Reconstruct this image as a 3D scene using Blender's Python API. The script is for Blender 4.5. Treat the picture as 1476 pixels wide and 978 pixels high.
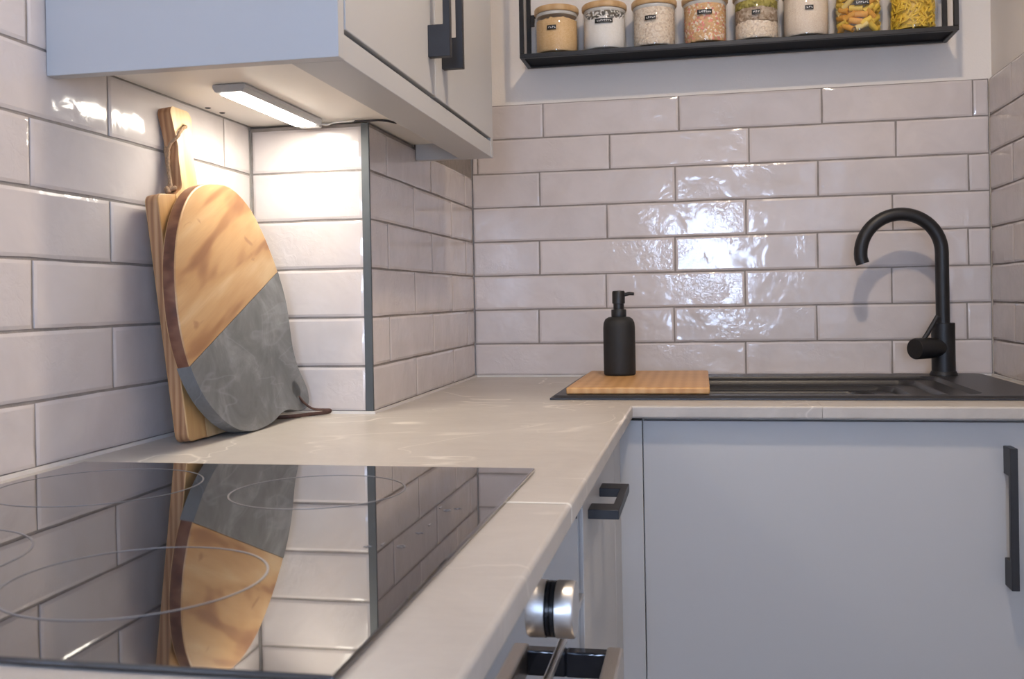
import bpy, bmesh, math, random
from mathutils import Vector, Matrix, noise

for _o in list(bpy.data.objects):
    bpy.data.objects.remove(_o, do_unlink=True)
SC = bpy.context.scene
COL = SC.collection
RND = random.Random(7)
Z0 = 0.91            # worktop height above the floor; heights below are measured from the worktop

# ------------------------------------------------------------------ camera, light, exposure
cam_d = bpy.data.cameras.new('camera')
cam = bpy.data.objects.new('camera', cam_d)
COL.objects.link(cam)
SC.camera = cam
_yaw, _pit, _rol, _f = 0.18994, -0.00527, -0.01823, 1422.63
_fw = Vector((-math.sin(_yaw) * math.cos(_pit), math.cos(_yaw) * math.cos(_pit), math.sin(_pit)))
_r = Vector((math.cos(_yaw), math.sin(_yaw), 0))
_u = _r.cross(_fw)
_r2 = _r * math.cos(_rol) + _u * math.sin(_rol)
_u2 = _u * math.cos(_rol) - _r * math.sin(_rol)
cam.matrix_world = Matrix(((_r2.x, _u2.x, -_fw.x, 0.71594), (_r2.y, _u2.y, -_fw.y, -2.2203),
                           (_r2.z, _u2.z, -_fw.z, 0.17793 + Z0), (0, 0, 0, 1)))
cam_d.sensor_width = 36
cam_d.sensor_fit = 'HORIZONTAL'
cam_d.lens = _f / 1476 * 36
cam_d.shift_y = -50.756 / 1476
cam_d.clip_start = 0.02
cam_d.dof.use_dof = True
cam_d.dof.focus_distance = 1.75
cam_d.dof.aperture_fstop = 15

wd = bpy.data.worlds.new('daylight')
SC.world = wd
wd.use_nodes = True
wd.node_tree.nodes['Background'].inputs[0].default_value = (0.55, 0.68, 1.0, 1)
wd.node_tree.nodes['Background'].inputs[1].default_value = 0.5

WINDOW_EMIT = 39.0
FILL_WINDOW_EMIT = 6.4
LED_EMIT = 58.0
SPOT_EMIT = 1030.0
SC.view_settings.view_transform = 'Standard'
SC.view_settings.look = 'None'
SC.view_settings.gamma = 1
SC.view_settings.use_curve_mapping = False
SC.view_settings.exposure = 0.0
SC.cycles.use_denoising = True
SC.cycles.max_bounces = 10
SC.cycles.glossy_bounces = 6
SC.cycles.transparent_max_bounces = 16
SC.cycles.sample_clamp_indirect = 6

# ------------------------------------------------------------------ material helpers
def lin(r, g, b):
    f = lambda c: (c / 255 / 12.92) if c / 255 <= .04045 else ((c / 255 + .055) / 1.055) ** 2.4
    return (f(r), f(g), f(b), 1)

class NT:
    def __init__(self, name):
        self.m = bpy.data.materials.new(name)
        self.m.use_nodes = True
        self.t = self.m.node_tree
        self.b = self.t.nodes['Principled BSDF']
    def n(self, typ, **kw):
        nd = self.t.nodes.new(typ)
        for k, v in kw.items():
            if isinstance(v, tuple) and k == 'inp':
                pass
            setattr(nd, k, v)
        return nd
    def l(self, a, b):
        self.t.links.new(a, b)
    def coord(self, kind='Object', scale=(1, 1, 1), rot=(0, 0, 0), rand=False, vtype='POINT'):
        tc = self.n('ShaderNodeTexCoord')
        mp = self.n('ShaderNodeMapping', vector_type=vtype)
        mp.inputs['Scale'].default_value = scale
        mp.inputs['Rotation'].default_value = rot
        self.l(tc.outputs[kind], mp.inputs['Vector'])
        if rand:
            oi = self.n('ShaderNodeObjectInfo')
            mu = self.n('ShaderNodeMath', operation='MULTIPLY')
            mu.inputs[1].default_value = 37.0
            self.l(oi.outputs['Random'], mu.inputs[0])
            self.l(mu.outputs[0], mp.inputs['Location'])
        return mp.outputs[0]
    def noise(self, vec, scale, detail=2, rough=.5, dist=0):
        nz = self.n('ShaderNodeTexNoise')
        nz.inputs['Scale'].default_value = scale
        nz.inputs['Detail'].default_value = detail
        nz.inputs['Roughness'].default_value = rough
        nz.inputs['Distortion'].default_value = dist
        self.l(vec, nz.inputs['Vector'])
        return nz.outputs['Fac']
    def ramp(self, fac, stops):
        r = self.n('ShaderNodeValToRGB')
        el = r.color_ramp.elements
        while len(el) < len(stops):
            el.new(.5)
        for e, (p, c) in zip(el, stops):
            e.position = p
            e.color = c
        self.l(fac, r.inputs[0])
        return r.outputs[0]
    def math(self, op, a, b=None):
        m = self.n('ShaderNodeMath', operation=op)
        for i, v in enumerate((a, b)):
            if v is None:
                continue
            if isinstance(v, (int, float)):
                m.inputs[i].default_value = v
            else:
                self.l(v, m.inputs[i])
        return m.outputs[0]
    def mix(self, fac, a, b, blend='MIX'):
        m = self.n('ShaderNodeMix', data_type='RGBA', blend_type=blend)
        for i, v in ((0, fac), (6, a), (7, b)):
            if isinstance(v, (int, float)):
                m.inputs[i].default_value = v
            elif isinstance(v, tuple):
                m.inputs[i].default_value = v
            else:
                self.l(v, m.inputs[i])
        return m.outputs[2]
    def bump(self, h, dist, strength=1.0, prev=None):
        b = self.n('ShaderNodeBump')
        b.inputs['Strength'].default_value = strength
        b.inputs['Distance'].default_value = dist
        self.l(h, b.inputs['Height'])
        if prev is not None:
            self.l(prev, b.inputs['Normal'])
        return b.outputs[0]
    def col(self, c):
        if isinstance(c, tuple):
            self.b.inputs['Base Color'].default_value = c
        else:
            self.l(c, self.b.inputs['Base Color'])
    def set(self, **kw):
        for k, v in kw.items():
            self.b.inputs[k.replace('_', ' ')].default_value = v

M = {}
def plain(name, col, rough=.5, metal=0, var=.06, scale=40, bump=0, bscale=300, spec=.5):
    t = NT(name)
    v = t.coord()
    f = t.noise(v, scale, 3)
    c2 = tuple(min(1, x * (1 + var)) for x in col[:3]) + (1,)
    c1 = tuple(x * (1 - var) for x in col[:3]) + (1,)
    t.col(t.ramp(f, [(.3, c1), (.7, c2)]))
    t.set(Roughness=rough, Metallic=metal, Specular_IOR_Level=spec)
    if bump:
        t.l(t.bump(t.noise(v, bscale, 2), bump), t.b.inputs['Normal'])
    M[name] = t.m
    return t.m

plain('wall_paint', (.80, .755, .70, 1), .7, var=.02, scale=6, bump=.0004, bscale=250)
plain('ceiling_paint', (.75, .74, .72, 1), .8, var=.01)
plain('grout', (.27, .24, .22, 1), .85, var=.12, scale=60, bump=.0005)
plain('silicone', (.66, .63, .60, 1), .45, var=.03)
plain('cabinet_grey', (.475, .475, .475, 1), .42, var=.012, scale=3)
plain('cabinet_underside', (.80, .77, .72, 1), .5, var=.02, scale=8)
plain('carcass_dark', (.03, .03, .035, 1), .6)
plain('black_matt', (.012, .012, .013, 1), .42, var=.15, bump=.0001, bscale=900)
plain('black_soft', (.014, .014, .014, 1), .62, var=.15, bump=.00012, bscale=900)
plain('handle_black', (.018, .019, .024, 1), .45, var=.1, bump=.00006, bscale=900)
plain('sink_granite', (.022, .022, .025, 1), .38, var=.5, scale=900, bump=.00008, bscale=1500)
plain('shelf_steel', (.014, .013, .013, 1), .38, var=.1, spec=.5)
plain('shelf_sheet', (.004, .004, .006, 1), .6, var=.1, spec=.12)
plain('trim_grey', (.075, .085, .092, 1), .45, var=.04)
plain('led_housing', (.55, .55, .55, 1), .4, var=.03)
plain('cable_white', (.7, .69, .66, 1), .5)
plain('oven_black', (.008, .009, .013, 1), .08, var=.05)
plain('knob_black', (.01, .011, .014, 1), .22)
plain('plinth_grey', (.3, .3, .3, 1), .5)
plain('leather', (.07, .032, .024, 1), .6, var=.25, scale=120, bump=.0003)
plain('twine', (.27, .17, .10, 1), .9, var=.3, scale=400, bump=.0004, bscale=700)
plain('window_white', (.75, .75, .75, 1), .35, var=.01)
plain('label_black', (.012, .012, .012, 1), .4)
plain('label_text', (.8, .8, .78, 1), .5, var=.02)
plain('hob_print', (.17, .17, .18, 1), .3, var=.02)
plain('ring_seal', (.66, .64, .60, 1), .3)
plain('water', (.8, .8, .8, 1), .1)

def brushed(name, col, rough, scale):
    t = NT(name)
    v = t.coord(scale=scale)
    f = t.noise(v, 60, 3)
    t.col(t.ramp(f, [(.3, tuple(x * .9 for x in col[:3]) + (1,)), (.7, col)]))
    t.set(Metallic=1, Roughness=rough)
    t.l(t.bump(f, .0001, .5), t.b.inputs['Normal'])
    M[name] = t.m
brushed('brushed_steel', (.72, .71, .70, 1), .32, (1, 30, 30))
plain('oven_steel', (.50, .51, .53, 1), .035, metal=1, var=.01)
brushed('handle_steel', (.68, .62, .56, 1), .36, (30, 1, 30))

def tile_mat():
    t = NT('tile_glaze')
    v = t.coord('Object', rand=True)
    oi = t.n('ShaderNodeObjectInfo')
    big = t.noise(v, 14, 3, .55, .6)
    base = t.ramp(big, [(.25, (.595, .545, .522, 1)), (.75, (.665, .614, .592, 1))])
    per = t.ramp(oi.outputs['Random'], [(0, (.93, .93, .94, 1)), (1, (1.0, .99, .985, 1))])
    t.col(t.mix(1.0, base, per, 'MULTIPLY'))
    t.set(Roughness=.11, Specular_IOR_Level=.55)
    # hand-made glaze: broad undulation plus a faint crinkle
    n1 = t.bump(t.noise(v, 20, 2, .5, .5), .0017, .8)
    mask = t.ramp(t.noise(v, 9, 1), [(.50, (0, 0, 0, 1)), (.66, (1, 1, 1, 1))])
    fine = t.math('MULTIPLY', t.noise(v, 75, 2, .6, 1.4), mask)
    n2 = t.bump(fine, .0009, .7, n1)
    t.l(n2, t.b.inputs['Normal'])
    M['tile'] = t.m
tile_mat()

def worktop_mat():
    t = NT('worktop_stone')
    v = t.coord('Object')
    cl = t.noise(v, 4.5, 6, .68, .8)
    base = t.ramp(cl, [(.25, (.355, .325, .295, 1)), (.55, (.45, .418, .383, 1)), (.8, (.52, .49, .452, 1))])
    fleck = t.noise(t.coord('Object', scale=(1, 3.5, 1)), 45, 4, .65)
    base = t.mix(t.math('MULTIPLY', fleck, .28), base, (.66, .615, .56, 1))
    r1 = t.noise(t.coord('Object', rot=(0, 0, .5)), 2.2, 3, .5, .9)
    d1 = t.math('ABSOLUTE', t.math('SUBTRACT', r1, .5))
    v1 = t.ramp(d1, [(0, (1, 1, 1, 1)), (.007, (0, 0, 0, 1))])
    r2 = t.noise(t.coord('Object', rot=(0, 0, -.9)), 4.1, 3, .5, .7)
    d2 = t.math('ABSOLUTE', t.math('SUBTRACT', r2, .52))
    v2 = t.ramp(d2, [(0, (1, 1, 1, 1)), (.006, (0, 0, 0, 1))])
    mask = t.ramp(t.noise(v, 5, 1), [(.44, (0, 0, 0, 1)), (.58, (1, 1, 1, 1))])
    vv = t.math('MULTIPLY', t.math('MAXIMUM', v1, v2), mask)
    t.col(t.mix(t.math('MULTIPLY', vv, .75), base, (.84, .79, .72, 1)))
    t.set(Roughness=.36)
    t.l(t.bump(fleck, .0004, .3), t.b.inputs['Normal'])
    M['worktop'] = t.m
worktop_mat()

def wood_mat(name, stops, scale=(1, 1, 1), rot=(0, 0, 0), rough=.45, wscale=9, dist=6, planks=None):
    t = NT(name)
    v = t.coord('Object', scale=scale, rot=rot)
    big = t.noise(v, 5, 4, .55, 1.5)
    w = t.n('ShaderNodeTexWave', wave_type='BANDS', bands_direction='X')
    w.inputs['Scale'].default_value = wscale
    w.inputs['Distortion'].default_value = dist
    w.inputs['Detail'].default_value = 3
    w.inputs['Detail Scale'].default_value = 1.2
    t.l(v, w.inputs['Vector'])
    f = t.math('ADD', t.math('MULTIPLY', big, .72), t.math('MULTIPLY', w.outputs['Fac'], .28))
    c = t.ramp(f, stops)
    g = t.noise(t.coord('Object', scale=(scale[0] * 12, scale[1], scale[2]), rot=rot), 22, 3)
    c = t.mix(t.math('MULTIPLY', g, .35), c, tuple(x * .62 for x in stops[len(stops) // 2][1][:3]) + (1,))
    t.col(c)
    t.set(Roughness=rough)
    t.l(t.bump(g, .0003, .4), t.b.inputs['Normal'])
    M[name] = t.m

A45 = math.radians(22)
def acacia():
    t = NT('acacia_face')
    v = t.coord('Object', scale=(1, 1 / 1.6, 1 / 7.5), rot=(math.radians(25), 0, 0), vtype='TEXTURE')
    big = t.noise(v, 3.4, 2, .5, .35)
    c = t.ramp(big, [(.30, (.28, .12, .045, 1)), (.39, (.40, .20, .08, 1)), (.45, (.54, .31, .13, 1)), (.57, (.61, .375, .175, 1)), (.68, (.70, .49, .265, 1))])
    g = t.noise(t.coord('Object', scale=(1, 1 / 2.5, 1 / 60), rot=(math.radians(25), 0, 0), vtype='TEXTURE'), 9, 3, .6, .4)
    c = t.mix(t.math('MULTIPLY', g, .32), c, (.27, .13, .055, 1))
    kn = t.noise(t.coord('Object', scale=(1, 1, 1.5)), 17, 3, .5, 1.0)
    c = t.mix(t.ramp(kn, [(.66, (0, 0, 0, 1)), (.74, (.5, .5, .5, 1))]), c, (.25, .10, .04, 1))
    t.col(c)
    t.set(Roughness=.42)
    t.l(t.bump(g, .0002, .4), t.b.inputs['Normal'])
    M['acacia_face'] = t.m
acacia()
wood_mat('acacia_edge', [(.3, (.10, .035, .018, 1)), (.5, (.17, .065, .035, 1)), (.7, (.24, .11, .06, 1))], scale=(1, 1, 4))
wood_mat('board_light', [(.3, (.52, .32, .14, 1)), (.5, (.66, .46, .24, 1)), (.7, (.76, .58, .34, 1))], scale=(1, 6, .6), wscale=6, dist=4)
wood_mat('board_mid', [(.3, (.42, .22, .075, 1)), (.5, (.52, .29, .11, 1)), (.7, (.60, .37, .16, 1))], scale=(1, 6, .6), wscale=6, dist=4)
wood_mat('board_side', [(.3, (.27, .12, .05, 1)), (.5, (.42, .21, .095, 1)), (.7, (.55, .32, .16, 1))], scale=(5, 5, .5), wscale=8, dist=4)
wood_mat('bamboo', [(.3, (.50, .255, .085, 1)), (.5, (.60, .33, .125, 1)), (.7, (.66, .39, .17, 1))], scale=(1, 7, 1), wscale=16, dist=2)
wood_mat('bamboo_lid', [(.3, (.56, .34, .15, 1)), (.5, (.66, .43, .21, 1)), (.7, (.72, .50, .27, 1))], scale=(1, 8, 1), wscale=10, dist=2)
wood_mat('floor_wood', [(.3, (.16, .12, .09, 1)), (.5, (.22, .17, .13, 1)), (.7, (.28, .22, .17, 1))], scale=(6, .8, 1))

def slate_mat():
    t = NT('slate')
    v = t.coord()
    f = t.noise(v, 13, 6, .65, .8)
    c = t.ramp(f, [(.3, (.125, .127, .125, 1)), (.5, (.175, .178, .176, 1)), (.72, (.30, .303, .305, 1))])
    r = t.math('ABSOLUTE', t.math('SUBTRACT', t.noise(t.coord(rot=(.6, 0, 0), scale=(1, .6, 2)), 7, 3, .5, .6), .5))
    k = t.ramp(r, [(0, (1, 1, 1, 1)), (.014, (0, 0, 0, 1))])
    t.col(t.mix(t.math('MULTIPLY', k, .16), c, (.45, .46, .50, 1)))
    t.set(Roughness=.5)
    t.l(t.bump(f, .0006, .4), t.b.inputs['Normal'])
    M['slate'] = t.m
slate_mat()

def hob_mat():
    t = NT('hob_glass')
    t.col((.012, .011, .012, 1))
    t.set(Roughness=.025, Specular_IOR_Level=.5, IOR=1.6)
    t.b.inputs['Coat Weight'].default_value = 1.0
    t.b.inputs['Coat Roughness'].default_value = .02
    t.b.inputs['Coat IOR'].default_value = 1.45
    M['hob'] = t.m
hob_mat()

def glass_mat():
    t = NT('jar_glass')
    tr = t.n('ShaderNodeBsdfTransparent')
    tr.inputs[0].default_value = (.988, .992, .99, 1)
    gl = t.n('ShaderNodeBsdfGlossy')
    gl.inputs['Roughness'].default_value = .04
    lw = t.n('ShaderNodeLayerWeight')
    p5 = t.math('MULTIPLY', t.math('POWER', lw.outputs['Facing'], 5.0), .5)
    fr = t.math('ADD', p5, .025)
    mx = t.n('ShaderNodeMixShader')
    t.l(fr, mx.inputs[0])
    t.l(tr.outputs[0], mx.inputs[1])
    t.l(gl.outputs[0], mx.inputs[2])
    t.l(mx.outputs[0], t.t.nodes['Material Output'].inputs['Surface'])
    M['glass'] = t.m
glass_mat()

def emit(name, col, strength):
    t = NT(name)
    e = t.n('ShaderNodeEmission')
    e.inputs[0].default_value = col
    e.inputs[1].default_value = strength
    t.l(e.outputs[0], t.t.nodes['Material Output'].inputs['Surface'])
    M[name] = t.m
emit('led_diffuser', (1.0, .93, .80, 1), LED_EMIT)
emit('downlight_lens', (1.0, .80, .60, 1), SPOT_EMIT)
emit('window_daylight', (.54, .69, 1.0, 1), WINDOW_EMIT)
emit('fill_window_glow', (.50, .66, 1.0, 1), FILL_WINDOW_EMIT)  # fill glow for the added opening in the right wall

def granular(name, stops, scale, bump=.0015, detail=3):
    t = NT(name)
    v = t.coord()
    vo = t.n('ShaderNodeTexVoronoi')
    vo.inputs['Scale'].default_value = scale
    t.l(v, vo.inputs['Vector'])
    sep = t.n('ShaderNodeSeparateColor')
    t.l(vo.outputs['Color'], sep.inputs[0])
    f = t.math('ADD', t.math('MULTIPLY', sep.outputs[0], .7), t.math('MULTIPLY', t.noise(v, 30, detail), .3))
    t.col(t.ramp(f, stops))
    t.set(Roughness=.8)
    inv = t.math('SUBTRACT', 1.0, vo.outputs['Distance'])
    t.l(t.bump(inv, bump, .6), t.b.inputs['Normal'])
    M[name] = t.m
granular('brown_sugar', [(.2, (.72, .45, .20, 1)), (.8, (.82, .56, .29, 1))], 700, .0006)
granular('flour', [(.2, (.82, .78, .72, 1)), (.8, (.86, .82, .77, 1))], 400, .0003)
granular('oats', [(.1, (.58, .44, .32, 1)), (.5, (.80, .66, .51, 1)), (.9, (.86, .76, .64, 1))], 240)
granular('muesli', [(.05, (.55, .17, .10, 1)), (.3, (.62, .30, .12, 1)), (.6, (.68, .42, .22, 1)), (.9, (.72, .55, .36, 1))], 190)
granular('jar_middle_brown', [(.1, (.26, .17, .10, 1)), (.5, (.42, .32, .23, 1)), (.9, (.60, .49, .38, 1))], 220)
granular('seeds_green', [(.1, (.20, .16, .03, 1)), (.5, (.38, .32, .06, 1)), (.9, (.52, .45, .13, 1))], 220)
granular('couscous', [(.1, (.76, .61, .47, 1)), (.9, (.87, .75, .61, 1))], 600, .0006)
plain('flake_pale', (.84, .70, .54, 1), .8, var=.15, scale=200)
plain('flake_orange', (.70, .42, .20, 1), .8, var=.15, scale=200)
plain('flake_pink', (.74, .26, .20, 1), .7, var=.2, scale=200)
plain('pasta_yellow', (.82, .56, .09, 1), .45, var=.08, scale=100)
plain('pasta_orange', (.74, .36, .06, 1), .5, var=.1, scale=100)
plain('pasta_pale', (.76, .58, .22, 1), .45, var=.08, scale=100)
plain('macaroni', (.84, .56, .06, 1), .4, var=.1, scale=100)

# ------------------------------------------------------------------ object helpers
def finish(name, bm, mat, parent=None, smooth=40, mats=None, flat=None):
    bmesh.ops.recalc_face_normals(bm, faces=bm.faces)
    me = bpy.data.meshes.new(name)
    bm.to_mesh(me)
    bm.free()
    for m in (mats or [mat]):
        me.materials.append(M[m] if isinstance(m, str) else m)
    if smooth:
        me.polygons.foreach_set('use_smooth', [True] * len(me.polygons))
        me.set_sharp_from_angle(angle=math.radians(smooth))
        # large plane faces stay truly flat next to their rounded edges
        for p in me.polygons:
            n = p.normal
            if max(abs(n.x), abs(n.y), abs(n.z)) > .99995 or (flat is not None and abs(n.dot(flat)) > .999):
                p.use_smooth = False
    o = bpy.data.objects.new(name, me)
    COL.objects.link(o)
    if parent is not None:
        o.parent = parent
    return o

def centre(o):
    """move the origin of a top-level or child mesh to its own middle"""
    me = o.data
    lo = [min(v.co[i] for v in me.vertices) for i in range(3)]
    hi = [max(v.co[i] for v in me.vertices) for i in range(3)]
    c = Vector([(a + b) / 2 for a, b in zip(lo, hi)])
    me.transform(Matrix.Translation(-c))
    o.location = o.location + c
    return o

def tag(o, label=None, cat=None, group=None, kind=None):
    if label: o['label'] = label
    if cat: o['category'] = cat
    if group: o['group'] = group
    if kind: o['kind'] = kind
    return o

def thing(name, loc, label, cat, group=None):
    o = bpy.data.objects.new(name, None)
    o.empty_display_size = .05
    COL.objects.link(o)
    o.location = (loc[0], loc[1], loc[2] + Z0)
    return tag(o, label, cat, group)

def add_box(bm, x0, x1, y0, y1, z0, z1, bev=0, seg=2, mi=0):
    r = bmesh.ops.create_cube(bm, size=1)
    vs = r['verts']
    for v in vs:
        v.co = Vector(((x0 + x1) / 2 + v.co.x * (x1 - x0), (y0 + y1) / 2 + v.co.y * (y1 - y0),
                       (z0 + z1) / 2 + v.co.z * (z1 - z0)))
    fs = list({f for v in vs for f in v.link_faces})
    for f in fs:
        f.material_index = mi
    if bev:
        es = list({e for v in vs for e in v.link_edges})
        bmesh.ops.bevel(bm, geom=es, offset=bev, segments=seg, profile=.5, affect='EDGES')

def box(name, b, mat, parent=None, bev=0, seg=2, rel=True):
    """b in worktop-relative room coordinates; parented meshes are kept relative to the thing"""
    bm = bmesh.new()
    add_box(bm, *b, bev, seg)
    return place(name, bm, mat, parent)

def place(name, bm, mat, parent=None, smooth=40, mats=None, flat=None):
    o = finish(name, bm, mat, None, smooth, mats, flat)
    o.data.transform(Matrix.Translation((0, 0, Z0)))
    centre(o)
    if parent is not None:
        p = Vector(parent.location)
        q = parent.parent
        while q is not None:
            p += Vector(q.location)
            q = q.parent
        o.parent = parent
        o.location = o.location - p
    return o

def lathe(bm, prof, c, n=40, axis='Z', cap=True, mi=0):
    rings = []
    for r, h in prof:
        ring = []
        for i in range(n):
            a = 2 * math.pi * i / n
            if axis == 'Z':
                p = (c[0] + r * math.cos(a), c[1] + r * math.sin(a), c[2] + h)
            elif axis == 'X':
                p = (c[0] + h, c[1] + r * math.cos(a), c[2] + r * math.sin(a))
            else:
                p = (c[0] + r * math.cos(a), c[1] + h, c[2] + r * math.sin(a))
            ring.append(bm.verts.new(p))
        rings.append(ring)
    for a, b in zip(rings, rings[1:]):
        for i in range(n):
            f = bm.faces.new((a[i], a[(i + 1) % n], b[(i + 1) % n], b[i]))
            f.material_index = mi
    if cap:
        bm.faces.new(rings[0][::-1]).material_index = mi
        bm.faces.new(rings[-1]).material_index = mi

def tube(bm, pts, rad, n=10, closed=False, flat=None):
    pts = [Vector(p) for p in pts]
    N = len(pts)
    rings = []
    up = Vector((0, 0, 1))
    prev = None
    for i, p in enumerate(pts):
        a = pts[(i - 1) % N] if (closed or i > 0) else p
        b = pts[(i + 1) % N] if (closed or i < N - 1) else p
        t = (b - a).normalized()
        if prev is None:
            ref = up if abs(t.dot(up)) < .95 else Vector((1, 0, 0))
            s = t.cross(ref).normalized()
        else:
            s = (prev - t * prev.dot(t)).normalized()
        prev = s
        w = t.cross(s)
        r = rad[i] if isinstance(rad, (list, tuple)) else rad
        k = flat or 1
        rings.append([bm.verts.new(p + s * (r * math.cos(2 * math.pi * j / n)) + w * (r * k * math.sin(2 * math.pi * j / n))) for j in range(n)])
    m = N if closed else N - 1
    for i in range(m):
        a, b = rings[i], rings[(i + 1) % N]
        for j in range(n):
            bm.faces.new((a[j], a[(j + 1) % n], b[(j + 1) % n], b[j]))
    if not closed:
        bm.faces.new(rings[0][::-1])
        bm.faces.new(rings[-1])

def spline(pts, sub=6, closed=False):
    out = []
    n = len(pts)
    P = [Vector(p) for p in pts]
    rng = range(n if closed else n - 1)
    for i in rng:
        p0 = P[(i - 1) % n] if (closed or i > 0) else P[i]
        p1, p2 = P[i], P[(i + 1) % n]
        p3 = P[(i + 2) % n] if (closed or i < n - 2) else p2
        for k in range(sub):
            t = k / sub
            out.append(.5 * ((2 * p1) + (p2 - p0) * t + (2 * p0 - 5 * p1 + 4 * p2 - p3) * t * t + (3 * p1 - p0 - 3 * p2 + p3) * t ** 3))
    if not closed:
        out.append(P[-1])
    return out

# ------------------------------------------------------------------ room shell
XR, XB, YB = 1.313, 0.201, -0.7235         # right wall, face of the boxing, front of the boxing
YE = -4.05                                  # wall behind the camera
ZC = 1.42                                   # ceiling
ROW, H0, TL = 0.078, 0.0753, 0.303
zr = lambda k: 0.0 if k == 0 else H0 + (k - 1) * ROW
TT = 0.008

def struct(name, b, mat, bev=0):
    return tag(box(name, b, mat, None, bev), kind='structure')

floor = struct('floor', (-.15, XR + .15, YE - .15, .15, -Z0 - .05, -Z0), 'floor_wood')
ceiling = struct('ceiling', (-.15, XR + .15, YE - .15, .15, ZC, ZC + .05), 'ceiling_paint')
wall_left = struct('wall_left', (-.15, -TT, YE - .15, .15, -Z0, ZC), 'wall_paint')
SYA, SYB, SZA, SZB = -3.90, -2.60, -.10, 1.02   # unseen opening added in the right wall for blue fill light
bm = bmesh.new()
for y0_, y1_, z0_, z1_ in ((YE - .15, SYA, -Z0, ZC), (SYB, .15, -Z0, ZC), (SYA, SYB, -Z0, SZA), (SYA, SYB, SZB, ZC)):
    add_box(bm, XR + TT, XR + .15, y0_, y1_, z0_, z1_)
wall_right = tag(place('wall_right', bm, 'wall_paint'), kind='structure')
wall_back = struct('wall_back', (-TT, XR + TT, TT, .15, -Z0, ZC), 'wall_paint')
WX0, WX1, WZ0, WZ1 = .56, 1.00, .06, .84   # window opening behind the camera
bm = bmesh.new()
add_box(bm, -TT, WX0, YE - .15, YE, -Z0, ZC)
add_box(bm, WX1, XR + TT, YE - .15, YE, -Z0, ZC)
add_box(bm, WX0, WX1, YE - .15, YE, -Z0, WZ0)
add_box(bm, WX0, WX1, YE - .15, YE, WZ1, ZC)
wall_rear = tag(place('wall_rear', bm, 'wall_paint'), kind='structure')
# boxed-in pipes in the corner: low part below the cabinet, full height behind it
bm = bmesh.new()
add_box(bm, -TT, XB - TT, YB + TT, -.44, -.02, .460)
add_box(bm, -TT, XB - TT, -.44, TT, -.02, ZC)
wall_boxing = tag(place('wall_boxing', bm, 'wall_paint'), kind='structure')

# window in the rear wall
win = tag(thing('window_1', ((WX0 + WX1) / 2, YE, WZ0), None, None), kind='structure')
bm = bmesh.new()
fw = .05
add_box(bm, WX0, WX1, YE - .10, YE - .04, WZ0, WZ0 + fw)
add_box(bm, WX0, WX1, YE - .10, YE - .04, WZ1 - fw, WZ1)
add_box(bm, WX0, WX0 + fw, YE - .10, YE - .04, WZ0 + fw, WZ1 - fw)
add_box(bm, WX1 - fw, WX1, YE - .10, YE - .04, WZ0 + fw, WZ1 - fw)
xm = (WX0 + WX1) / 2
add_box(bm, xm - .02, xm + .02, YE - .10, YE - .04, WZ0 + fw, WZ1 - fw)
place('window_frame', bm, 'window_white', win)
for a, b in ((WX0 + fw, xm - .02), (xm + .02, WX1 - fw)):
    box('window_pane', (a, b, YE - .08, YE - .07, WZ0 + fw, WZ1 - fw), 'window_daylight', win)

fill_win = tag(thing('fill_window', (XR, (SYA + SYB) / 2, SZA), None, None), kind='structure')  # added frame and glowing panes, brighten the left wall with bluish fill
bm = bmesh.new()
add_box(bm, XR + .05, XR + .11, SYA, SYB, SZA, SZA + fw)
add_box(bm, XR + .05, XR + .11, SYA, SYB, SZB - fw, SZB)
ym = (SYA + SYB) / 2
for a_, b_ in ((SYA, SYA + fw), (ym - .02, ym + .02), (SYB - fw, SYB)):
    add_box(bm, XR + .05, XR + .11, a_, b_, SZA + fw, SZB - fw)
place('window_frame', bm, 'window_white', fill_win)
for a_, b_ in ((SYA + fw, ym - .02), (ym + .02, SYB - fw)):
    box('window_pane', (XR + .08, XR + .09, a_, b_, SZA + fw, SZB - fw), 'fill_window_glow', fill_win)

def grout(name, parent, b):
    return box(name, b, 'grout', parent)
gT = .0058   # grout surface stands this far out, tiles TT
grout('grout_bed', wall_left, (-TT, -TT + gT, -2.60, YB, 0, zr(8)))
grout('grout_bed', wall_back, (XB, XR, TT - gT, TT, 0, zr(8)))
grout('grout_bed', wall_right, (XR + TT - gT, XR + TT, -.602, 0, 0, zr(8)))
bm = bmesh.new()
add_box(bm, 0, XB - TT + gT, YB + TT - gT, YB + TT, 0, .462)
add_box(bm, XB - TT, XB - TT + gT, YB + TT - gT, 0, 0, .462)
add_box(bm, XB - TT, XB - TT + gT, -.44, 0, .462, zr(8))
place('grout_bed', bm, 'grout', wall_boxing)

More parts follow.
